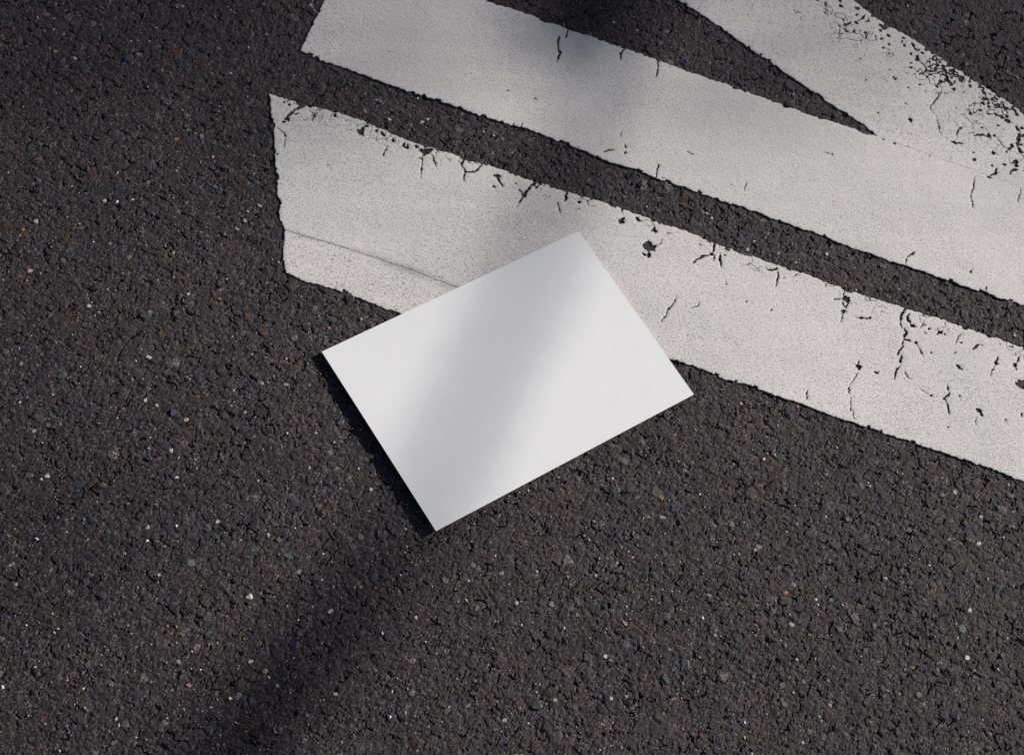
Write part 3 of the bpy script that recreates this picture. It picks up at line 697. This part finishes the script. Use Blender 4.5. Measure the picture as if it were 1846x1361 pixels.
grit['kind'] = 'stuff'

# ------------------------------------------------------------------ the blank card
HEIGHTS = {(0, 0): 0.0050, (1, 0): 0.0026, (1, 1): 0.0040, (0, 1): 0.0070}   # left, top, right, bottom corner
def card_mesh():
    cor = {k: at(*CARD_PX[i], HEIGHTS[k]) for i, k in enumerate(((0, 0), (1, 0), (1, 1), (0, 1)))}
    n, m, th = 36, 26, 0.00055
    top, bot = [], []
    for j in range(m + 1):
        for i in range(n + 1):
            u, v = i / n, j / m
            p = cor[(0, 0)] * (1 - u) * (1 - v) + cor[(1, 0)] * u * (1 - v) + cor[(1, 1)] * u * v + cor[(0, 1)] * (1 - u) * v
            p = p + Vector((0, 0, 0.0006 * math.sin(math.pi * u) * math.sin(math.pi * v) + 0.00025 * math.sin(5 * u + 1) * math.sin(3.5 * v)))
            top.append(tuple(p)); bot.append((p.x, p.y, p.z - th))
    V = np.array(top + bot); N = (n + 1) * (m + 1)
    f = []
    I = lambda i, j: j * (n + 1) + i
    for j in range(m):
        for i in range(n):
            a, b_, c_, d_ = I(i, j), I(i + 1, j), I(i + 1, j + 1), I(i, j + 1)
            f.append((a, d_, c_, b_)); f.append((a + N, b_ + N, c_ + N, d_ + N))
    ring = [I(i, 0) for i in range(n)] + [I(n, j) for j in range(m)] + [I(i, m) for i in range(n, 0, -1)] + [I(0, j) for j in range(m, 0, -1)]
    for k, a in enumerate(ring):
        b_ = ring[(k + 1) % len(ring)]
        f.append((a, b_, b_ + N, a + N))
    return V, np.array(f)
cv, cf = card_mesh()
origin = Vector(cv[:, :3].mean(0)); origin.z = 0.002
card = mesh_from('paper_card', cv - np.array(origin), cf, M_PAPER, smooth=False)
card.location = origin
card['label'] = 'blank white sheet of card lying askew, half on the lowest stripe, half on asphalt'
card['category'] = 'paper card'

# ------------------------------------------------------------------ unseen tree added up-sun, its bough and leaves placed to shade the road
AZ = Vector((math.cos(SUN_AZ), math.sin(SUN_AZ), 0)); PERP = Vector((-AZ.y, AZ.x, 0))
root = AZ * 12.5 + PERP * 3.8
tree = bpy.data.objects.new('added_shade_tree', None)
COL.objects.link(tree)
tree.location = root
tree['label'] = 'leafy tree added out of view up-sun, its long bough and leaves shading the road'
tree['category'] = 'tree'

def tube(name, pts, radii, parent, seg=10):
    pts = [Vector(p) - root for p in pts]
    v, f = [], []
    for i, p in enumerate(pts):
        t = (pts[min(i + 1, len(pts) - 1)] - pts[max(i - 1, 0)]).normalized()
        a = t.cross(Vector((0.3, 0.2, 1)) if abs(t.z) < 0.9 else Vector((1, 0, 0))).normalized(); b_ = t.cross(a)
        for k in range(seg):
            w = 2 * math.pi * k / seg
            v.append(tuple(p + (a * math.cos(w) + b_ * math.sin(w)) * radii[i] * random.uniform(0.93, 1.07)))
    for i in range(len(pts) - 1):
        for k in range(seg):
            f.append((i * seg + k, i * seg + (k + 1) % seg, (i + 1) * seg + (k + 1) % seg, (i + 1) * seg + k))
    return mesh_from(name, np.array(v), np.array(f), M_BARK, parent, smooth=True)

tube('trunk', [root + Vector((0, 0, -0.2)), root + Vector((0.02, 0, 1.0)), root + Vector((0.1, 0.06, 3.0)), root + Vector((0.05, 0.1, 6.0)), root + Vector((-0.1, 0.0, 9.0)), root + Vector((0, 0.1, 12.5))], [0.30, 0.24, 0.21, 0.17, 0.11, 0.03], tree)
S_B = 6.8
def over(path):
    return [at(*p) + SUN * S_B for p in path]
band = [(1165, -170), (1100, 0), (1072, 130), (1040, 230), (990, 370), (945, 500), (885, 630), (815, 770), (738, 940), (640, 1070), (545, 1205), (475, 1310), (420, 1400), (330, 1560)]  # ground path of the shade band that the added bough is shaped to cast
bough = over(band)
start = root + Vector((0.05, 0.08, 2.7))
lead = [start, start.lerp(bough[0], 0.35) + Vector((0, 0, 0.45)), start.lerp(bough[0], 0.75) + Vector((0, 0, 0.25))]
tube('branch', lead + bough, [0.10, 0.075, 0.055] + [0.032, 0.032, 0.0120, 0.0100, 0.0110, 0.0118, 0.0110, 0.0098, 0.0118, 0.0175, 0.020, 0.022, 0.020, 0.006], tree, 8)
tube('branch', over([(1165, -170), (1050, -70), (1010, 20), (985, 80), (960, 150)]), [0.022, 0.029, 0.024, 0.008, 0.002], tree, 7)  # this and the next limb are added to widen the band's shaded ends
tube('branch', over([(640, 1070), (560, 1130), (480, 1240), (400, 1360), (345, 1440), (270, 1560)]), [0.004, 0.010, 0.015, 0.019, 0.016, 0.004], tree, 7)
for a, l, up in ((0.4, 2.6, 1.6), (1.9, 2.4, 1.3), (3.4, 2.5, 1.9), (4.6, 2.8, 1.2), (5.5, 2.3, 2.2)):
    z0 = random.uniform(5.5, 9.5)
    d = Vector((math.cos(a), math.sin(a), 0))
    p0 = root + Vector((0, 0, z0))
    tube('branch', [p0, p0 + d * l * 0.4 + Vector((0, 0, up * 0.5)), p0 + d * l + Vector((0, 0, up))], [0.07, 0.045, 0.012], tree, 7)

# leaves: an oval crown; a fringe is added on the sun's path to dim the top of the view
def shade_want(px, py):
    """How much of the sun the added fringe takes: most along the top, some down the left."""
    t = 0.72 * float(np.clip(1 - (py + 60) / 600, 0, 1)) ** 1.2
    l = 0.30 * float(np.clip(1 - px / 620, 0, 1))
    if px > 1350:
        t += 0.30 * float(np.clip((px - 1350) / 350, 0, 1) * np.clip(1 - py / 190, 0, 1))
    t += 0.13 * math.exp(-((px - 820) / 230) ** 2 - ((py - 380) / 130) ** 2)
    return min(t + l * 0.55, 0.85)

lv, lf, lc = [], [], 0
def leaf(p, L):
    global lc
    a = Vector((random.gauss(0, 1), random.gauss(0, 1), random.gauss(0, 0.6))).normalized()
    b_ = a.cross(Vector((random.gauss(0, 1), random.gauss(0, 1), random.gauss(0, 1)))).normalized()
    q = Vector(p) - root
    lv.extend([tuple(q - a * L), tuple(q + b_ * L * 0.42), tuple(q + a * L), tuple(q - b_ * L * 0.42)])
    lf.append((lc, lc + 1, lc + 2, lc + 3)); lc += 4
LEAF = 0.026
area = 2 * LEAF * 0.42 * LEAF * 2 * 0.5 * 0.55 * 1.0          # mean area one leaf shades, square to the sun
gx0, gx1, gy0, gy1 = -200, 2050, -260, 1500
nsample = 26000
for _ in range(nsample):
    px, py = random.uniform(gx0, gx1), random.uniform(gy0, gy1)
    w_ = -math.log(1 - shade_want(px, py))
    # expected number of leaves per sample: wanted depth * ground patch seen from the sun / leaf area
    patch = (gx1 - gx0) * (gy1 - gy0) / nsample * PX * PX * 1.14 * math.sin(SUN_ELEV)
    k = w_ * patch / area
    while k > 0:
        if random.random() < k:
            g = at(px, py)
            leaf(g + SUN * random.uniform(13, 19), LEAF * random.uniform(0.75, 1.25))
        k -= 1
n_in = 0
while n_in < 7000:
    d = Vector((random.gauss(0, 1), random.gauss(0, 1), random.gauss(0, 1))).normalized() * random.random() ** 0.4
    p = root + Vector((d.x * 3.6, d.y * 3.6, 9.2 + d.z * 4.0))
    g = p - SUN * (p.z / SUN.z)
    if -0.9 < g.x < 1.0 and -0.9 < g.y < 0.95:
        continue
    n_in += 1
    leaf(p, random.uniform(0.05, 0.085))
crown = mesh_from('crown', np.array(lv), np.array(lf), M_LEAF, tree)
